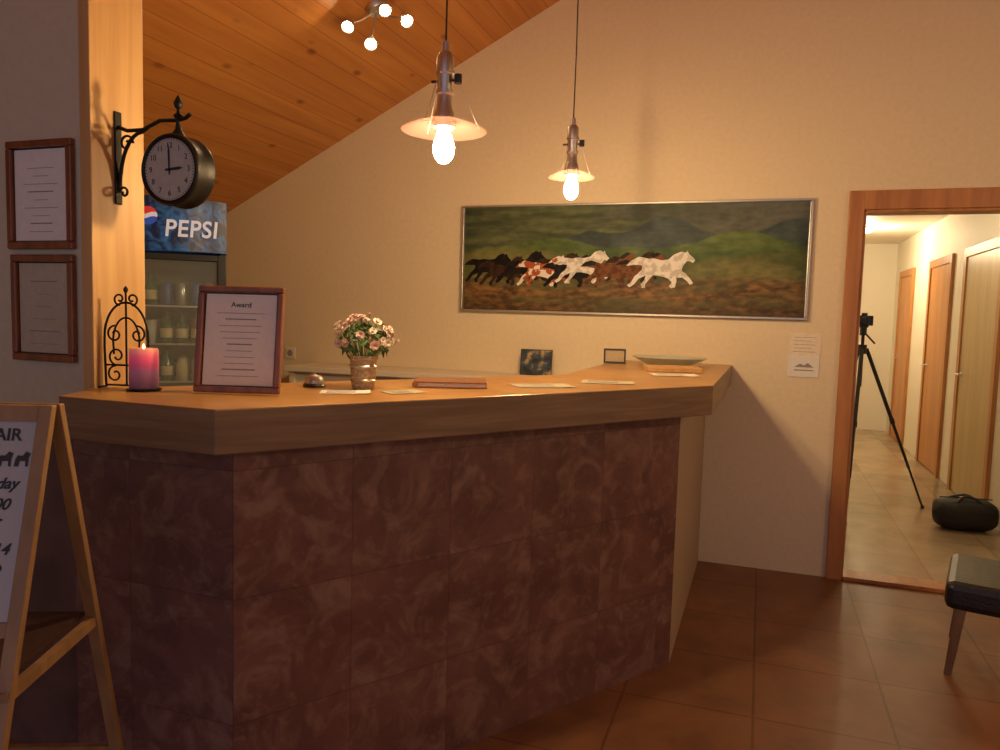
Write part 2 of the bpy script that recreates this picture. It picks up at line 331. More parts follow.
for k,(px,s,mt,dz) in enumerate(hs):
    cx=-1.83+(px+3-462)*.0059+.80; 
    x0=cx-.46*s; z0=-.170+dz*.05+(.19-s)*.2
    y=-.0150-.0010*k
    wv=lambda x,zz:(x0+x*s*(1+.03*math.sin(k+x*3)),z0+zz*s*(1+.04*math.sin(k*2+x*4))*.97)
    pts=[(wv(x,zz)[0],y,wv(x,zz)[1]) for x,zz in HORSE]
    mesh('painted_horse_%d'%(k+1),pts,[tuple(range(len(pts)))],mt,e)
    if mt is HR:
        for q in ([(1.07,1.0),(.98,1.04),(.90,1.01),(.80,.96),(.74,.89),(.86,.86),(.97,.92)],[(.05,.80),(-.10,.83),(-.28,.76),(-.42,.62),(-.26,.65),(-.12,.68),(.02,.68)]):
            mesh('painted_hair_%d'%(k+1),[(wv(x,zz)[0],y-.0004,wv(x,zz)[1]) for x,zz in q],[tuple(range(len(q)))],M_mane,e)

# notices on wall
e=E('wall_notice',(.232,D,1.24))
box('sheet',(-.082,-.004,0),(.082,-.001,.125),plain('notice_cream',(.84,.74,.58),.8),e); box('sheet_lower',(-.085,-.006,-.12),(.078,-.002,0),M_paper,e)
for k in range(5): box('line_%d'%k,(-.06,-.0048,.02+k*.02),(.055-.02*(k%2),-.004,.022+k*.02),M_inkg,e)
vs=[(-.05,-.0068,-.065),(-.02,-.0068,-.045),(0,-.0068,-.055),(.02,-.0068,-.04),(.05,-.0068,-.065)]
mesh('logo',vs,[(0,1,2,3,4)],M_inkg,e); box('line_low',(-.05,-.0068,-.085),(.05,-.006,-.079),M_inkg,e)
e=E('wall_outlet',(-3.12,D,1.11))
box('plate',(-.04,-.012,-.04),(.04,-.001,.04),M_white,e,bevel=.004); cyl('socket',(0,-.013,0),(0,-.0115,0),.022,M_inkg,e)

# certificates on partition wall
def certificate(name,loc,w,h,rz=0,rx=0,lines=8,fw=.022,easel=False,title='',pm=None):
    e=E(name,loc,rz,rx)
    multi('frame',[boxg((-w/2,-.02,0),(w/2,-.002,fw)),boxg((-w/2,-.02,h-fw),(w/2,-.002,h)),boxg((-w/2,-.02,fw),(-w/2+fw,-.002,h-fw)),boxg((w/2-fw,-.02,fw),(w/2,-.002,h-fw))],M_redwood,e,bevel=.004)
    box('backing',(-w/2+fw,-.006,fw),(w/2-fw,-.002,h-fw),M_black,e)
    iw=w/2-fw-.004
    box('certificate_sheet',(-iw,-.0085,fw+.004),(iw,-.006,h-fw-.004),pm or M_paper,e)
    r=random.Random(sum(map(ord,title))+lines)
    for k in range(lines):
        z=fw+.03+(h-2*fw-.09)*k/max(1,lines-1); L=iw*(.25+.45*r.random())
        box('text_line_%d'%k,(-L,-.0092,z),(L,-.0085,z+(.0035 if k%4==1 else .0016)),M_inkg,e)
    if title: text('title',title,.022,M_ink,e,Matrix.Translation((0,-.0092,h-fw-.035))@FRONT)
    if easel:
        mesh('easel_strut',[(-.03,-.002,h*.7),(.03,-.002,h*.7),(.03,.10,.015),(-.03,.10,.015),(-.03,.003,h*.7),(.03,.003,h*.7),(.03,.105,.015),(-.03,.105,.015)],[(0,1,2,3),(4,5,6,7),(0,1,5,4),(2,3,7,6),(0,3,7,4),(1,2,6,5)],M_black,e)
    return e
M_parch=plain('parchment',(.50,.46,.34),.8)
certificate('wall_certificate',(-2.062,1.71,1.578),.262,.322,lines=9,title='')
certificate('wall_certificate',(-2.058,1.71,1.240),.25,.322,lines=6,title='',pm=M_parch)
certificate('certificate_frame',(-1.416,1.785,HC+.003),.25,.308,rz=math.radians(17),rx=math.radians(-8),lines=11,title='Award',fw=.018,easel=True)

# ---------------------------------------------------------------- station clock
e=E('station_clock',(-1.863,1.795,1.810))
R=.100; cx=.230
multi('mount_plate',[boxg((.0005,-.013,-.09),(.007,.013,.185))],M_iron,e,bevel=.003)
MY=Matrix.Translation((cx,0,0))@Matrix.Rotation(math.pi/2,4,'X')
lathe('housing',[(0,-.034),(R*.9,-.034),(R*.98,-.04),(R*1.03,-.036),(R*1.04,-.028),(R*.99,-.018),(R*.99,.018),(R*1.04,.028),(R*1.03,.036),(R*.98,.04),(R*.9,.034),(0,.034)],M_iron,e,48,MY)
M_dial=plain('clock_dial',(.50,.49,.43),.5)
lathe('dial',[(0,.0355),(R*.88,.0355),(R*.88,.034),],M_dial,e,48,MY)
for k in range(12):
    a=math.pi/2-2*math.pi*(k+1)/12
    text('numeral_%d'%(k+1),str(k+1),.023,M_ink,e,Matrix.Translation((cx+R*.68*math.cos(a),-.0362,R*.68*math.sin(a)))@FRONT,.0003)
multi('minute_track',[([ (cx+rr*math.cos(a+da),-.0362,rr*math.sin(a+da)) for rr,da in((R*.82,-.012),(R*.87,-.012),(R*.87,.012),(R*.82,.012))],[(0,1,2,3)]) for a in [2*math.pi*i/60 for i in range(60)]],M_ink,e)
def hand(n,ang,L,wd):
    d=Vector((math.cos(ang),0,math.sin(ang)));p=Vector((-d.z,0,d.x)); c=Vector((cx,-.0375,0))
    mesh(n,[c-d*.015-p*wd,c+d*L*.7-p*wd*1.4,c+d*L,c+d*L*.7+p*wd*1.4,c-d*.015+p*wd],[(0,1,2,3,4)],M_ink,e)
hand('minute_hand',math.radians(92),R*.74,.0024); hand('hour_hand',math.radians(4),R*.5,.0032)
tube('bracket_arm',[(.004,0,.140),(.04,0,.127),(.10,0,.127),(.165,0,.150),(.230,0,.147),(.258,0,.152),(.273,0,.162)],.006,M_iron,e)
tube('bracket_brace',[(.004,0,-.05)]+[(.012+.085*(1-math.cos(t)),0,-.03+.150*math.sin(t)) for t in [i*math.pi/2/8 for i in range(1,9)]]+[(.12,0,.133)],.0055,M_iron,e)
def spiral(cx_,cz,r0,turns,st,n=22,dr=1): return [(cx_+(r0*(1-.75*i/n))*math.cos(st+dr*turns*2*math.pi*i/n),0,cz+(r0*(1-.75*i/n))*math.sin(st+dr*turns*2*math.pi*i/n)) for i in range(n+1)]
tube('bracket_scroll',spiral(.036,.090,.026,1.2,0),.0038,M_iron,e)
tube('bracket_scroll_low',spiral(.026,-.055,.018,1.1,math.pi,dr=-1),.0038,M_iron,e)
lathe('hanger_finial',[(0,.220),(.006,.210),(.013,.195),(.010,.183),(.004,.177),(.006,.167),(.014,.160),(.008,.150),(.006,.14),(.010,.12),(.018,.108),(.022,.098)],M_iron,e,20,Matrix.Translation((cx,0,0)))

# ---------------------------------------------------------------- drinks cooler
e=E('drinks_cooler',(-3.085,3.371,0),math.radians(39.3))
fw=.26; fd=.30
M_in=plain('cooler_liner',(.22,.24,.25),.5)
multi('cabinet',[boxg((-fw,-fd+.03,.0),(fw,fd,.12)),boxg((-fw,fd-.03,.12),(fw,fd,1.93)),boxg((-fw,-fd+.03,.12),(-fw+.03,fd-.03,1.93)),boxg((fw-.03,-fd+.03,.12),(fw,fd-.03,1.93)),boxg((-fw+.03,-fd+.03,1.70),(fw-.03,fd-.03,1.93))],M_black,e)
box('liner',(-fw+.031,fd-.05,.12),(fw-.031,fd-.031,1.70),M_in,e)
multi('door_frame',[boxg((-fw,-fd,.12),(-fw+.045,-fd+.028,1.69)),boxg((fw-.045,-fd,.12),(fw,-fd+.028,1.69)),boxg((-fw+.045,-fd,.12),(fw-.045,-fd+.028,.17)),boxg((-fw+.045,-fd,1.655),(fw-.045,-fd+.028,1.69))],M_black,e,bevel=.004)
box('door_glass',(-fw+.045,-fd+.01,.17),(fw-.045,-fd+.016,1.655),M_fglass,e)
box('door_handle',(-fw+.01,-fd-.03,.9),(-fw+.03,-fd-.001,1.3),M_chrome,e,bevel=.004)
n=14; vs=[];fs=[]
for i in range(n+1):
    x=-fw+2*fw*i/n; y=-fd-.05*(1-(x/fw)**2)
    vs+=[(x,y,1.70),(x,y-.01,1.96+.012*(1-(x/fw)**2)),(x,-fd+.06,1.96),(x,-fd+.06,1.70)]
for i in range(n):
    for k in range(4): fs.append((i*4+k,(i+1)*4+k,(i+1)*4+(k+1)%4,i*4+(k+1)%4))
fs+=[(0,1,2,3),(n*4,n*4+3,n*4+2,n*4+1)]
m,nt,b=newmat('header_blue'); N=nt.nodes;L=nt.links
tc=N.new('ShaderNodeTexCoord'); ns=N.new('ShaderNodeTexNoise'); ns.inputs['Scale'].default_value=14; ns.inputs['Detail'].default_value=4; ns.inputs['Distortion'].default_value=1.5; L.new(tc.outputs['Object'],ns.inputs['Vector'])
cr=N.new('ShaderNodeValToRGB'); cr.color_ramp.elements[0].color=(.004,.010,.035,1); cr.color_ramp.elements[1].color=(.02,.11,.28,1); cr.color_ramp.elements[0].position=.42;cr.color_ramp.elements[1].position=.70
L.new(ns.outputs['Fac'],cr.inputs['Fac']); L.new(cr.outputs['Color'],b.inputs['Base Color']); L.new(cr.outputs['Color'],b.inputs['Emission Color']); b.inputs['Emission Strength'].default_value=.4; b.inputs['Roughness'].default_value=.35
mesh('header_sign',vs,fs,m,e,smooth=False)
M_let=plain('sign_letters',(.70,.74,.82),.4,em=(.7,.8,1),es=.2)
text('sign_text','PEPSI',.118,M_let,e,Matrix.Translation((.090,-fd-.066,1.808))@FRONT,.002,shear=.10,sx=.90,bold=.0022,space=1.08)
def half(z0,z1,mat,nm):
    r=.046; N_=24; up=[];lo=[]
    for i in range(N_+1):
        x=-r+2*r*i/N_; hh=math.sqrt(max(0,r*r-x*x)); wv=.008*math.sin(x/r*2.6)
        up.append((x,min(hh,max(-hh,z1(wv,hh))))); lo.append((x,min(hh,max(-hh,z0(wv,hh)))))
    vs=[]
    for i in range(N_+1): vs+=[(-.112+up[i][0],-fd-.066,1.868+up[i][1]),(-.112+lo[i][0],-fd-.066,1.868+lo[i][1])]
    mesh(nm,vs,[(2*i,2*i+2,2*i+3,2*i+1) for i in range(N_)],mat,e)
half(lambda w_,h_:w_+.011,lambda w_,h_:h_,plain('logo_red',(.6,.03,.03),.4,em=(.6,.03,.03),es=.3),'logo_top')
half(lambda w_,h_:w_-.011,lambda w_,h_:w_+.011,M_let,'logo_band')
half(lambda w_,h_:-h_,lambda w_,h_:w_-.011,plain('logo_blue',(.02,.08,.45),.4,em=(.02,.08,.5),es=.3),'logo_bottom')
cups=[plain('glassware_pale',(.50,.48,.44),.15),plain('bottle_amber',(.20,.07,.02),.15),plain('can_silver',(.45,.45,.47),.3,metal=.8),plain('bottle_green',(.03,.10,.04),.15),plain('label_cream',(.55,.45,.30),.5),plain('can_blue',(.03,.08,.30),.3),plain('can_red',(.40,.03,.03),.3)]
rr_=random.Random(4)
for k,z in enumerate([.45,.80,1.02,1.22,1.42]):
    box('shelf_%d'%k,(-fw+.033,-fd+.05,z-.008),(fw-.033,fd-.055,z),M_chrome,e)
    parts=[]
    for i in range(6):
        mi_=rr_.choice([0,2,4,1,3,5,6,2])
        for j in range(3):
            x=-fw+.07+i*.075; y=-fd+.10+j*.13; M=Matrix.Translation((x,y,z))
            if mi_ in(1,3):
                parts.append(latheg([(0,.001),(.029,.001),(.030,.09),(.012,.128),(.011,.158),(.013,.160),(0,.166)],14,mi_,M))
                parts.append(latheg([(.0305,.03),(.0312,.031),(.0312,.078),(.0305,.079)],14,4,M)); continue
            elif mi_ in(2,5,6): pr=[(0,.001),(.025,.002),(.030,.01),(.030,.115),(.024,.124),(0,.122)]
            elif mi_==4: pr=[(0,.001),(.03,.001),(.03,.09),(.024,.10),(.024,.12),(0,.12)]
            else: pr=[(.0,.001),(.022,.001),(.028,.12),(.025,.12),(.02,.008),(0,.008)]
            parts.append(latheg(pr,14,mi_,M))
    multi('drinks_row_%d'%k,parts,None,e,smooth=True,mats=cups)

# ---------------------------------------------------------------- pendants
M_shade,nt,b=newmat('opal_shade'); 
b.inputs['Base Color'].default_value=(.55,.36,.34,1); b.inputs['Roughness'].default_value=.15
tr=nt.nodes.new('ShaderNodeBsdfTranslucent'); tr.inputs['Color'].default_value=(.10,.055,.052,1)
tp=nt.nodes.new('ShaderNodeBsdfTransparent'); tp.inputs['Color'].default_value=(.95,.88,.86,1); mx=nt.nodes.new('ShaderNodeMixShader'); mx2=nt.nodes.new('ShaderNodeMixShader'); mx.inputs['Fac'].default_value=.8; mx2.inputs['Fac'].default_value=.84
nt.links.new(b.outputs[0],mx.inputs[1]); nt.links.new(tr.outputs[0],mx.inputs[2]); nt.links.new(mx.outputs[0],mx2.inputs[1]); nt.links.new(tp.outputs[0],mx2.inputs[2]); nt.links.new(mx2.outputs[0],nt.nodes['Material Output'].inputs['Surface'])
def pendant(x,y,z,k=1):
    e=E('pendant_lamp',(x,y,z)); top=zc(x)-z
    tube('cord',[(0,0,.24),(.002,0,.5),(0,0,top-.03)],.0028,M_black,e)
    lathe('ceiling_rose',[(0,top-.045),(.02,top-.045),(.045,top-.02),(.05,top+.0),(0,top)],M_chrome,e,24)
    lathe('holder',[(0,.245),(.010,.243),(.012,.215),(.018,.212),(.024,.20),(.024,.165),(.027,.163),(.027,.155),(.022,.152),(.020,.11),(.025,.108),(.025,.098),(.020,.095),(.022,.06),(.028,.045),(.031,.02),(.031,.004),(.015,.004)],M_chrome,e,28)
    multi('side_screws',[cylg((.022,0,.135),(.042,0,.135),.004),cylg((.040,0,.125),(.040,0,.15),.011),cylg((-.022,0,.135),(-.042,0,.135),.004)],M_black,e)
    multi('cage_wires',[cylg((.027*math.cos(a),.027*math.sin(a),.16),(.100*k*math.cos(a),.100*k*math.sin(a),.005),.0010,seg=6) for a in (.4,.4+2.094,.4+4.189)],M_chrome,e)
    lathe('shade',[(.032*k,.026),(.05*k,.022),(.09*k,.008),(.115*k,-.002),(.121*k,-.006),(.123*k,-.004),(.115*k,.001),(.09*k,.011),(.05*k,.025),(.032*k,.029)],M_shade,e,48)
    lathe('bulb',[(.014,.0),(.018,-.01),(.026,-.03),(.031,-.05),(.030,-.066),(.024,-.082),(.013,-.094),(0,-.098)],M_bulb,e,24,split=False)
pendant(-.89,2.02,1.945)
pendant(-.80,3.17,2.015,.80)
pendant(2.35,2.2,2.1)  # unseen pendant, added out of frame as warm fill for the right side

# ---------------------------------------------------------------- ceiling spot cluster
sl=math.atan(.502)
SX,SY=-1.93,3.50; e=E('ceiling_spotlight_cluster',(SX,SY,zc(SX)))
tilt=Matrix.Rotation(-sl,4,'Y')
lathe('base_plate',[(0,-.03),(.05,-.03),(.058,-.02),(.06,-.001),(0,-.001)],M_chrome,e,28,tilt)
cam_dir=Vector((1.6,-3.2,-1.4)).normalized()
rt=Vector((.9455,.3256,0))
for k,(a,bz) in enumerate([(-.115,-.055),(-.005,-.135),(.165,-.02),(.06,.03)]):
    p=rt*a+Vector((0,0,bz-.05))+Vector((0,-.04,0)); hd=(cam_dir*.8+Vector((0,0,-.5))+rt*a*2).normalized()
    tube('arm_%d'%k,[(0,0,-.025),tuple(p*.6+Vector((0,0,-.02))),tuple(p)],.005,M_chrome,e)
    q=hd.to_track_quat('Z','Y').to_matrix().to_4x4(); M=Matrix.Translation(p)@q
    lathe('spot_head_%d'%k,[(0,-.03),(.014,-.028),(.020,-.01),(.028,.03),(.032,.038),(.028,.036),(.018,.01),(0,.008)],M_chrome,e,20,M)
    lathe('spot_bulb_%d'%k,[(.0,.012),(.014,.014),(.018,.026),(.012,.033),(0,.035)],M_bulb_small,e,16,M,split=False)

# ---------------------------------------------------------------- counter items
e=E('service_bell',(-1.36,2.09,HC))
lathe('base',[(0,.001),(.034,.001),(.036,.006),(.032,.012),(0,.012)],M_black,e,32)
lathe('dome',[(.030,.012),(.031,.017),(.027,.030),(.017,.038),(.005,.041),(0,.041)],M_chrome,e,32)
cyl('plunger',(0,0,.041),(0,0,.050),.004,M_chrome,e)
e=E('flower_pot',(-1.195,2.115,HC))
lathe('pot',[(0,.001),(.033,.001),(.036,.004),(.043,.095),(.047,.098),(.047,.108),(.043,.108),(.040,.10),(.0,.095)],plain('pot_woven',(.42,.30,.18),.6,bump=.6,bs=120,var=.25),e,32)
for z in (.03,.075): lathe('pot_band',[(.0385+.1*(z-.03),z-.004),(.0415+.1*(z-.03),z),(.0385+.1*(z-.03),z+.004)],M_silver,e,32)
M_pk=plain('petal_pink',(.74,.52,.46),.6);M_wh=plain('petal_white',(.80,.70,.62),.6);M_lf=plain('leaf_green',(.07,.15,.035),.5);M_yl=plain('pistil',(.6,.42,.1),.6)
r=random.Random(3); parts=[]
for k in range(56):
    th=r.random()*2*math.pi; ph=math.acos(1-r.random()*1.2); rr=.85+.35*r.random()
    n_=Vector((math.sin(ph)*math.cos(th),math.sin(ph)*math.sin(th),math.cos(ph)))
    c=Vector((n_.x*.090*rr,n_.y*.078*rr,.158+n_.z*.07*rr)); q=n_.to_track_quat('Z','Y'); s=.012+.005*r.random(); mi=0 if r.random()<.45 else 1
    for layer,(el,sc) in enumerate([(.35,1),(.9,.75)]):
        for j in range(7):
            a=2*math.pi*(j+.5*layer)/7; pv=[]
            for (t,wd) in [(0,.12),(.55,.42),(1,.22)]:
                for sgn in(-1,1):
                    v=Vector((t*sc*math.cos(el),sgn*wd*sc,t*sc*math.sin(el)))*s; v=Matrix.Rotation(a,3,'Z')@v; pv.append(c+q@v)
            parts.append((pv,[(0,1,3,2),(2,3,5,4)],mi))
    parts.append(cylg(c,c+n_*s*.35,s*.25,s*.2,6,3))
    base=Vector((0,0,.09)); parts.append(cylg(base+Vector((n_.x*.02,n_.y*.02,0)),c,.0012,.0012,4,2))
for k in range(90):
    th=r.random()*2*math.pi; ph=math.acos(1-r.random()*1.4); n_=Vector((math.sin(ph)*math.cos(th),math.sin(ph)*math.sin(th),math.cos(ph)))
    c=Vector((n_.x*.075,n_.y*.065,.145+n_.z*.055)); q=n_.to_track_quat('Z','Y'); a=r.random()*6.3; L_=.04
    pv=[c+q@(Matrix.Rotation(a,3,'Z')@Vector(p)) for p in [(0,0,0),(L_*.5,-.008,.006),(L_,0,.004),(L_*.5,.008,.006)]]
    parts.append((pv,[(0,1,2,3)],2))
multi('blossoms',parts,None,e,mats=[M_pk,M_wh,M_lf,M_yl])
e=E('leather_menu_folder',(-1.00,2.38,HC),math.radians(22))
M_fold=plain('folder_leather',(.27,.11,.040),.4,bump=.2)
box('back_cover',(-.12,-.085,.001),(.12,.085,.006),M_fold,e,bevel=.002); box('pages',(-.114,-.08,.006),(.115,.08,.016),M_paper,e); box('front_cover',(-.12,-.085,.016),(.12,.085,.022),M_fold,e,bevel=.002)
cyl('spine',(-.12,-.085,.0115),(-.12,.085,.0115),.0105,M_fold,e)
def sheet(nm,x,y,rz,w,h,mt=M_paper):
    e=E(nm,(x,y,HC+.0012),rz); 
    n=8; vs=[];
    for i in range(n+1):
        u=i/n; z=.0008+.003*max(0,u-.7)**2*8
        vs+=[(-w/2+w*u,-h/2,z),(-w/2+w*u,h/2,z)]
    mesh('page',vs,[(2*i,2*i+2,2*i+3,2*i+1) for i in range(n)],mt,e)
    for k in range(4): box('print_%d'%k,(-w*.38,-h*.3+h*.18*k,.0010),(w*.2,-h*.3+h*.18*k+.004,.0014),M_inkg,e)
sheet('paper_sheet',-1.19,2.0,.5,.15,.10); sheet('paper_sheet',-1.045,2.10,.9,.12,.09,M_parch); sheet('paper_sheet',-.73,2.57,.6,.21,.13,M_parch); sheet('paper_sheet',-.55,2.86,.2,.20,.14,M_parch); sheet('paper_sheet',-.36,3.44,.3,.21,.15)
e=E('glass_platter',(-.46,4.10,HC))
lathe('dish',[(0,.004),(.09,.004),(.10,.001),(.105,.004),(.15,.022),(.19,.042),(.20,.046),(.19,.05),(.15,.030),(.10,.012),(0,.012)],thin_glass('green_glass',(.75,.80,.72),.45),e,48,sy=.8)
multi('wrapped_sweets',[latheg([(0,-.01),(.009,-.006),(.011,0),(.009,.006),(0,.01)],8,0,Matrix.Translation((.11*math.cos(k*2.4)*(k/14),.08*math.sin(k*2.4)*(k/14),.023+.004*(k%2)))) for k in range(15)],plain('sweets',(.25,.12,.05),.4),e,smooth=True)
e=E('wooden_tray',(-.40,3.70,HC),.25)
multi('tray',[boxg((-.13,-.08,.001),(.13,.08,.010)),boxg((-.13,-.08,.010),(-.12,.08,.024)),boxg((.12,-.08,.010),(.13,.08,.024)),boxg((-.12,-.08,.010),(.12,-.07,.024)),boxg((-.12,.07,.010),(.12,.08,.024))],M_post,e,bevel=.002)
e=E('small_photo_frame',(-.755,4.10,HC),.25,-.15)
multi('frame',[boxg((-.06,-.006,.001),(.06,.006,.010)),boxg((-.06,-.006,.072),(.06,.006,.081)),boxg((-.06,-.006,.01),(-.051,.006,.072)),boxg((.051,-.006,.01),(.06,.006,.072))],M_black,e); box('photo',(-.051,-.001,.01),(.051,.003,.072),plain('sepia_photo',(.45,.34,.2),.4),e)
e=E('postcard_holder',(-1.295,4.40,1.055),.05,-.12)
m_,nt_,b_=newmat('postcard_picture'); N=nt_.nodes;L=nt_.links; tc=N.new('ShaderNodeTexCoord'); ns=N.new('ShaderNodeTexNoise'); ns.inputs['Scale'].default_value=16; L.new(tc.outputs['Object'],ns.inputs['Vector']); cr=N.new('ShaderNodeValToRGB')
cr.color_ramp.elements[0].position=.38; cr.color_ramp.elements[0].color=(.01,.015,.02,1); cr.color_ramp.elements[1].position=.65; cr.color_ramp.elements[1].color=(.5,.35,.12,1); x=cr.color_ramp.elements.new(.52); x.color=(.04,.07,.11,1); L.new(ns.outputs['Fac'],cr.inputs['Fac']); L.new(cr.outputs['Color'],b_.inputs['Base Color'])
box('card',(-.095,-.002,.004),(.095,.002,.155),m_,e); box('foot',(-.05,-.01,.0),(.05,.05,.004),M_black,e); box('border',(-.10,.002,.001),(.10,.004,.160),M_black,e)

# candle + scroll stand
e=E('pillar_candle',(-1.690,1.715,HC))
m_,nt_,b_=newmat('candle_wax_striped'); N=nt_.nodes;L=nt_.links; tc=N.new('ShaderNodeTexCoord'); sp=N.new('ShaderNodeSeparateXYZ'); L.new(tc.outputs['Object'],sp.inputs[0])
mr=N.new('ShaderNodeMapRange'); mr.inputs['From Max'].default_value=.125; L.new(sp.outputs['Z'],mr.inputs['Value']); cr=N.new('ShaderNodeValToRGB'); L.new(mr.outputs[0],cr.inputs['Fac'])
cr.color_ramp.elements[0].color=(.10,.04,.06,1); cr.color_ramp.elements[1].color=(.95,.35,.22,1); 
for p,c in((.3,(.22,.08,.13,1)),(.45,(.30,.10,.18,1)),(.6,(.55,.07,.16,1)),(.8,(.85,.10,.20,1))):
    x=cr.color_ramp.elements.new(p); x.color=c
L.new(cr.outputs['Color'],b_.inputs['Base Color']); L.new(cr.outputs['Color'],b_.inputs['Emission Color']); b_.inputs['Emission Strength'].default_value=.2; b_.inputs['Roughness'].default_value=.4
lathe('wax',[(0,.008),(.038,.008),(.040,.012),(.040,.118),(.037,.124),(.030,.122),(.012,.114),(0,.113)],m_,e,36)
lathe('plate',[(0,.001),(.045,.001),(.048,.006),(.044,.008),(0,.008)],M_iron,e,36)
cyl('wick',(0,0,.112),(.001,0,.122),.0012,M_black,e)
lathe('flame',[(0,.120),(.003,.124),(.004,.128),(.0015,.135),(0,.138)],emis('flame_glow',(1,.55,.2),12),e,12,split=False)
e=E('wrought_iron_scroll_stand',(-1.785,1.745,HC),math.radians(12))
pi=math.pi
tube('outer_arch',[(-.066,0,.004),(-.070,0,.12)]+[(-.07*math.cos(t),0,.15+.105*math.sin(t)) for t in [i*pi/16 for i in range(17)]]+[(.070,0,.12),(.066,0,.004)],.0035,M_iron,e)
tube('inner_arch',[(-.040,0,.10)]+[(-.042*math.cos(t),0,.14+.07*math.sin(t)) for t in [i*pi/14 for i in range(15)]]+[(.040,0,.10)],.003,M_iron,e)
for s in(-1,1):
    tube('top_scroll',[(s*x,y,z) for x,y,z in spiral(.020,.265,.019,1.1,-pi/2,dr=1)],.003,M_iron,e)
    tube('side_scroll',[(s*x,y,z) for x,y,z in spiral(.036,.16,.026,1.2,pi/2,dr=-1)],.003,M_iron,e)
    tube('mid_scroll',[(s*x,y,z) for x,y,z in spiral(.030,.095,.028,1.2,-pi/2,dr=1)],.003,M_iron,e)
    tube('low_scroll',[(s*x,y,z) for x,y,z in spiral(.036,.04,.026,1.1,pi/2,dr=-1)],.003,M_iron,e)
    tube('foot',[(s*.066,0,.004),(s*.066,-.035,.004)],.0035,M_iron,e)
tube('centre_bar',[(0,0,.01),(0,0,.285)],.003,M_iron,e); tube('cross_bar',[(-.068,0,.068),(.068,0,.068)],.003,M_iron,e); tube('base_bar',[(-.066,0,.008),(.066,0,.008)],.003,M_iron,e)
lathe('finial',[(0,.305),(.006,.297),(.007,.29),(.003,.283),(0,.28)],M_iron,e,12)

# ---------------------------------------------------------------- A-frame sign
th=math.atan2(.4,.917)
e=E('sandwich_board_sign',(-1.325,1.125,0),th)   # local x: right edge =0, extends to -x
HT=1.215; WB=.56; A=.41; B=.37
def legs(yend,nm,w=.026):
    parts=[]
    for x0 in (-.028,-WB):
        s=-1 if yend<0 else 1
        y0=s*.014
        d=.010
        vs=[(x0,y0-d,HT),(x0+w,y0-d,HT),(x0+w,y0+d,HT),(x0,y0+d,HT),(x0,yend-d,0.0),(x0+w,yend-d,0.0),(x0+w,yend+d,0.0),(x0,yend+d,0.0)]
        parts.append((vs,[(0,1,2,3),(4,7,6,5),(0,4,5,1),(1,5,6,2),(2,6,7,3),(3,7,4,0)]))
    return multi(nm,parts,M_easel,e,bevel=.002)
legs(-A,'front_legs'); legs(B,'rear_legs')
def fy(z,end): s=-1 if end<0 else 1; return s*.014+(end-s*.014)*(1-z/HT)
def bar(nm,z0,z1,end,mt,off=0,x0=-WB+.026,x1=-.028,t=.009):
    ya,yb=fy(z1,end)+off,fy(z0,end)+off
    return mesh(nm,[(x0,yb-t,z0),(x1,yb-t,z0),(x1,ya-t,z1),(x0,ya-t,z1),(x0,yb+t,z0),(x1,yb+t,z0),(x1,ya+t,z1),(x0,ya+t,z1)],[(0,1,2,3),(4,5,6,7),(0,1,5,4),(2,3,7,6),(0,3,7,4),(1,2,6,5)],mt,e,bevel=0)
bar('top_rail',1.185,1.215,-A,M_easel); bar('rear_top_rail',1.185,1.215,B,M_easel); bar('lower_rail',.80,.825,-A,M_easel); bar('rear_rail',.30,.34,B,M_easel); bar('front_bottom_rail',.25,.29,-A,M_easel)
bar('whiteboard_panel',.825,1.185,-A,M_board,t=.004)
zr=.70
for x in (-.024,-WB+.006):
    ya,yb=fy(zr,-A),fy(zr,B); box('side_rung',(x,ya-.012,zr-.011),(x+.018,yb+.012,zr+.011),M_easel,e)
box('tray_shelf',(-WB+.03,fy(zr,-A)+.01,zr+.014),(-.03,fy(zr,B)-.01,zr+.024),plain('tray_dark',(.05,.02,.012),.5),e)
slope=math.atan2(A-.014,HT)
def bt(s,x,z,size,sh_=.15,mt=M_ink): 
    y=fy(z,-A)-.0052
    o=text('marker_text',s,size,mt,e,Matrix.Translation((x,y,z))@Matrix.Rotation(-slope,4,'X')@FRONT,.0003,shear=sh_,bold=.0006)
    xm=max(v.co.x for v in o.data.vertices)
    for v in o.data.vertices: v.co.x-=xm
bt('LA CARTE AIR',-.052,1.158,.034,0)
bt('DESSERT',-.096,1.112,.042,0)
for x in(-.078,-.046):
    z=1.100; vs=[]
    for a,bb in [(0,0),(.05,.5),(.2,.75),(.5,.7),(.75,1.0),(1.05,.85),(.95,.6),(.95,0),(.8,0),(.75,.35),(.35,.35),(.3,0)]:
        zz=z+bb*.028; vs.append((x+a*.027-.014,fy(zz,-A)-.0056,zz))
    mesh('animal_doodle',vs,[tuple(range(len(vs)))],M_ink,e)
for k,(s,z) in enumerate([('cream of day',1.068),('lamb fillet 3200',1.03),('THE SET',.99),('soup & bread 14',.95),('TODAY 1^-P',.91),('coffee, tea 4:00',.87)]):
    bt(s,-.042-.012*(k%3),z,.030 if k not in(2,4) else .040,.3 if k not in(2,4) else 0, M_ink)

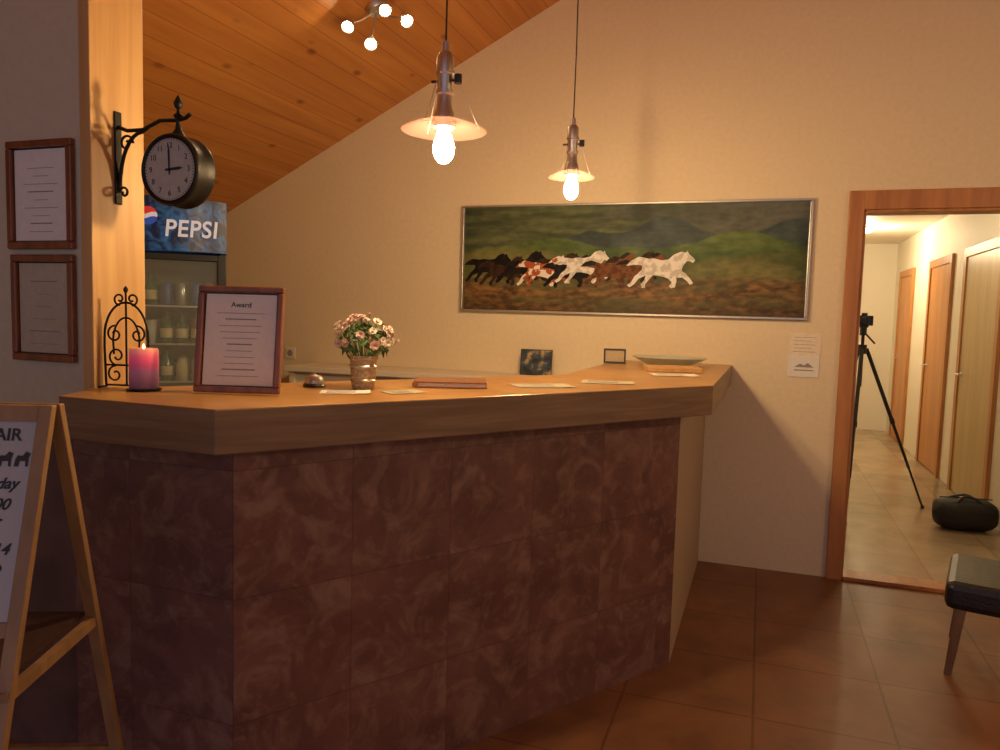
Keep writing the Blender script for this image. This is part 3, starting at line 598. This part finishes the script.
# ---------------------------------------------------------------- chair at right
e=E('leather_chair',(.795,3.43,0),math.radians(-14))
box('seat_cushion',(-.03,-.03,.275),(.50,.47,.392),M_leather,e,bevel=.03)
box('backrest',(.44,-.03,.38),(.52,.47,.85),M_leather,e,bevel=.03)
M_leg=wood('chair_leg_wood',(.10,.055,.03),(.18,.10,.055),(20,20,3),.4)
for i,(x,y) in enumerate([(0,0),(0,.44),(.47,0),(.47,.44)]):
    dx=.03 if x<.1 else -.03
    mesh('leg_%d'%(i+1),[(x-.014,y-.014,0),(x+.014,y-.014,0),(x+.014,y+.014,0),(x-.014,y+.014,0),(x-.02+dx,y-.02,.285),(x+.02+dx,y-.02,.285),(x+.02+dx,y+.02,.285),(x-.02+dx,y+.02,.285)],[(0,3,2,1),(4,5,6,7),(0,1,5,4),(1,2,6,5),(2,3,7,6),(3,0,4,7)],M_leg,e,bevel=.003)

# ---------------------------------------------------------------- tripod, bag
e=E('camera_tripod',(.73,6.3,0))
for i,(x,y) in enumerate([(.53,.25),(-.28,.35),(-.10,-.55)]):
    top_=Vector((x*.06,y*.06,1.24)); ft=Vector((x,y,.012)); md=top_.lerp(ft,.45); m2=top_.lerp(ft,.75)
    multi('leg_%d'%(i+1),[cylg(top_,md,.014),cylg(md,m2,.011),cylg(m2,ft,.008),cylg(md-(ft-top_).normalized()*.02,md+(ft-top_).normalized()*.02,.018),cylg(ft+Vector((0,0,.014)),ft-Vector((0,0,.012)),.013)],M_black,e)
multi('column_and_head',[cylg((0,0,.95),(0,0,1.36),.012),cylg((0,0,1.20),(0,0,1.27),.032),cylg((0,0,1.34),(0,0,1.40),.024),boxg((-.03,-.03,1.40),(.03,.03,1.415)),cylg((0,0,1.37),(.10,.14,1.28),.007)],M_black,e)
multi('camera_body',[boxg((-.06,-.03,1.415),(.06,.03,1.49)),cylg((0,-.03,1.45),(0,-.09,1.45),.03),boxg((-.02,-.025,1.49),(.02,.025,1.51))],M_black,e,bevel=.004)
e=E('duffel_bag',(1.42,6.0,0),math.radians(8))
n=14;seg=20;vs=[];fs=[]
for i in range(n+1):
    t=i/n; x=-.21+.42*t; k=(1-abs(2*t-1)**5)**.5*.97+.03
    for j in range(seg):
        a=2*pi*j/seg; ca_,sa=math.cos(a),math.sin(a); q=(abs(ca_)**3+abs(sa)**3)**(-1/3)
        wob=1+.05*noise.noise(Vector((x*9,ca_*2,sa*2)))
        vs.append((x,.125*k*ca_*q*wob,max(.002,.11+.108*k*sa*q*wob)))
for i in range(n):
    for j in range(seg): fs.append((i*seg+j,(i+1)*seg+j,(i+1)*seg+(j+1)%seg,i*seg+(j+1)%seg))
fs+=[tuple(range(seg)),tuple(range(n*seg,(n+1)*seg))]
mesh('bag_body',vs,fs,plain('bag_nylon',(.008,.008,.010),.6,bump=.3),e,smooth=True)
for y in(-.07,.07): tube('handle',[(-.09,y*1.6,.16)]+[(-.09+.18*i/10,y*(1.2-.8*math.sin(pi*i/10)),.20+.04*math.sin(pi*i/10)) for i in range(11)]+[(.09,y*1.6,.16)],.009,M_black,e)
tube('zip',[(-.17,0,.222),(0,0,.226),(.17,0,.222)],.004,M_black,e)

# ---------------------------------------------------------------- lights
def plight(n,loc,p,c,r=.05):
    l=bpy.data.lights.new(n,'POINT'); l.energy=p; l.color=c; l.shadow_soft_size=r; o=bpy.data.objects.new(n,l); o.location=loc; COL.objects.link(o); return o
for k,(y,p) in enumerate([(6.2,9),(9.3,44)]):
    e=E('hall_ceiling_lamp',(1.0,y,CZ))
    lathe('diffuser',[(0,-.06),(.08,-.055),(.12,-.03),(.13,-.012)],emis('hall_lamp_glow_%d'%k,(1,.84,.6),9),e,32,split=False)
    lathe('rim',[(.13,-.014),(.14,-.012),(.14,-.001),(0,-.001)],M_chrome,e,32)
    plight('hall_light',(1.0,y,CZ-.16),p,(1,.78,.48),.08)
w=bpy.data.worlds.new('World'); S.world=w; w.use_nodes=True
w.node_tree.nodes['Background'].inputs[0].default_value=(.60,.53,.66,1); w.node_tree.nodes['Background'].inputs[1].default_value=.62

# ---------------------------------------------------------------- camera
yaw=math.radians(19.1); p=math.radians(4.6); ro=.028
R0=Vector((math.cos(yaw),math.sin(yaw),0)); Fh=Vector((-math.sin(yaw),math.cos(yaw),0)); Z=Vector((0,0,1))
Fw=Fh*math.cos(p)-Z*math.sin(p); U0=Z*math.cos(p)+Fh*math.sin(p)
Rr=R0*math.cos(ro)+U0*math.sin(ro); Uu=-R0*math.sin(ro)+U0*math.cos(ro)
cd=bpy.data.cameras.new('camera'); cd.sensor_width=36; cd.lens=27; cam=bpy.data.objects.new('camera',cd); COL.objects.link(cam)
m3=Matrix((Rr,Uu,-Fw)).transposed(); cam.matrix_world=Matrix.Translation((0,0,1.42))@m3.to_4x4(); cd.clip_start=.05
S.camera=cam
S.view_settings.view_transform='Standard'
S.view_settings.look='None'
S.view_settings.exposure=0
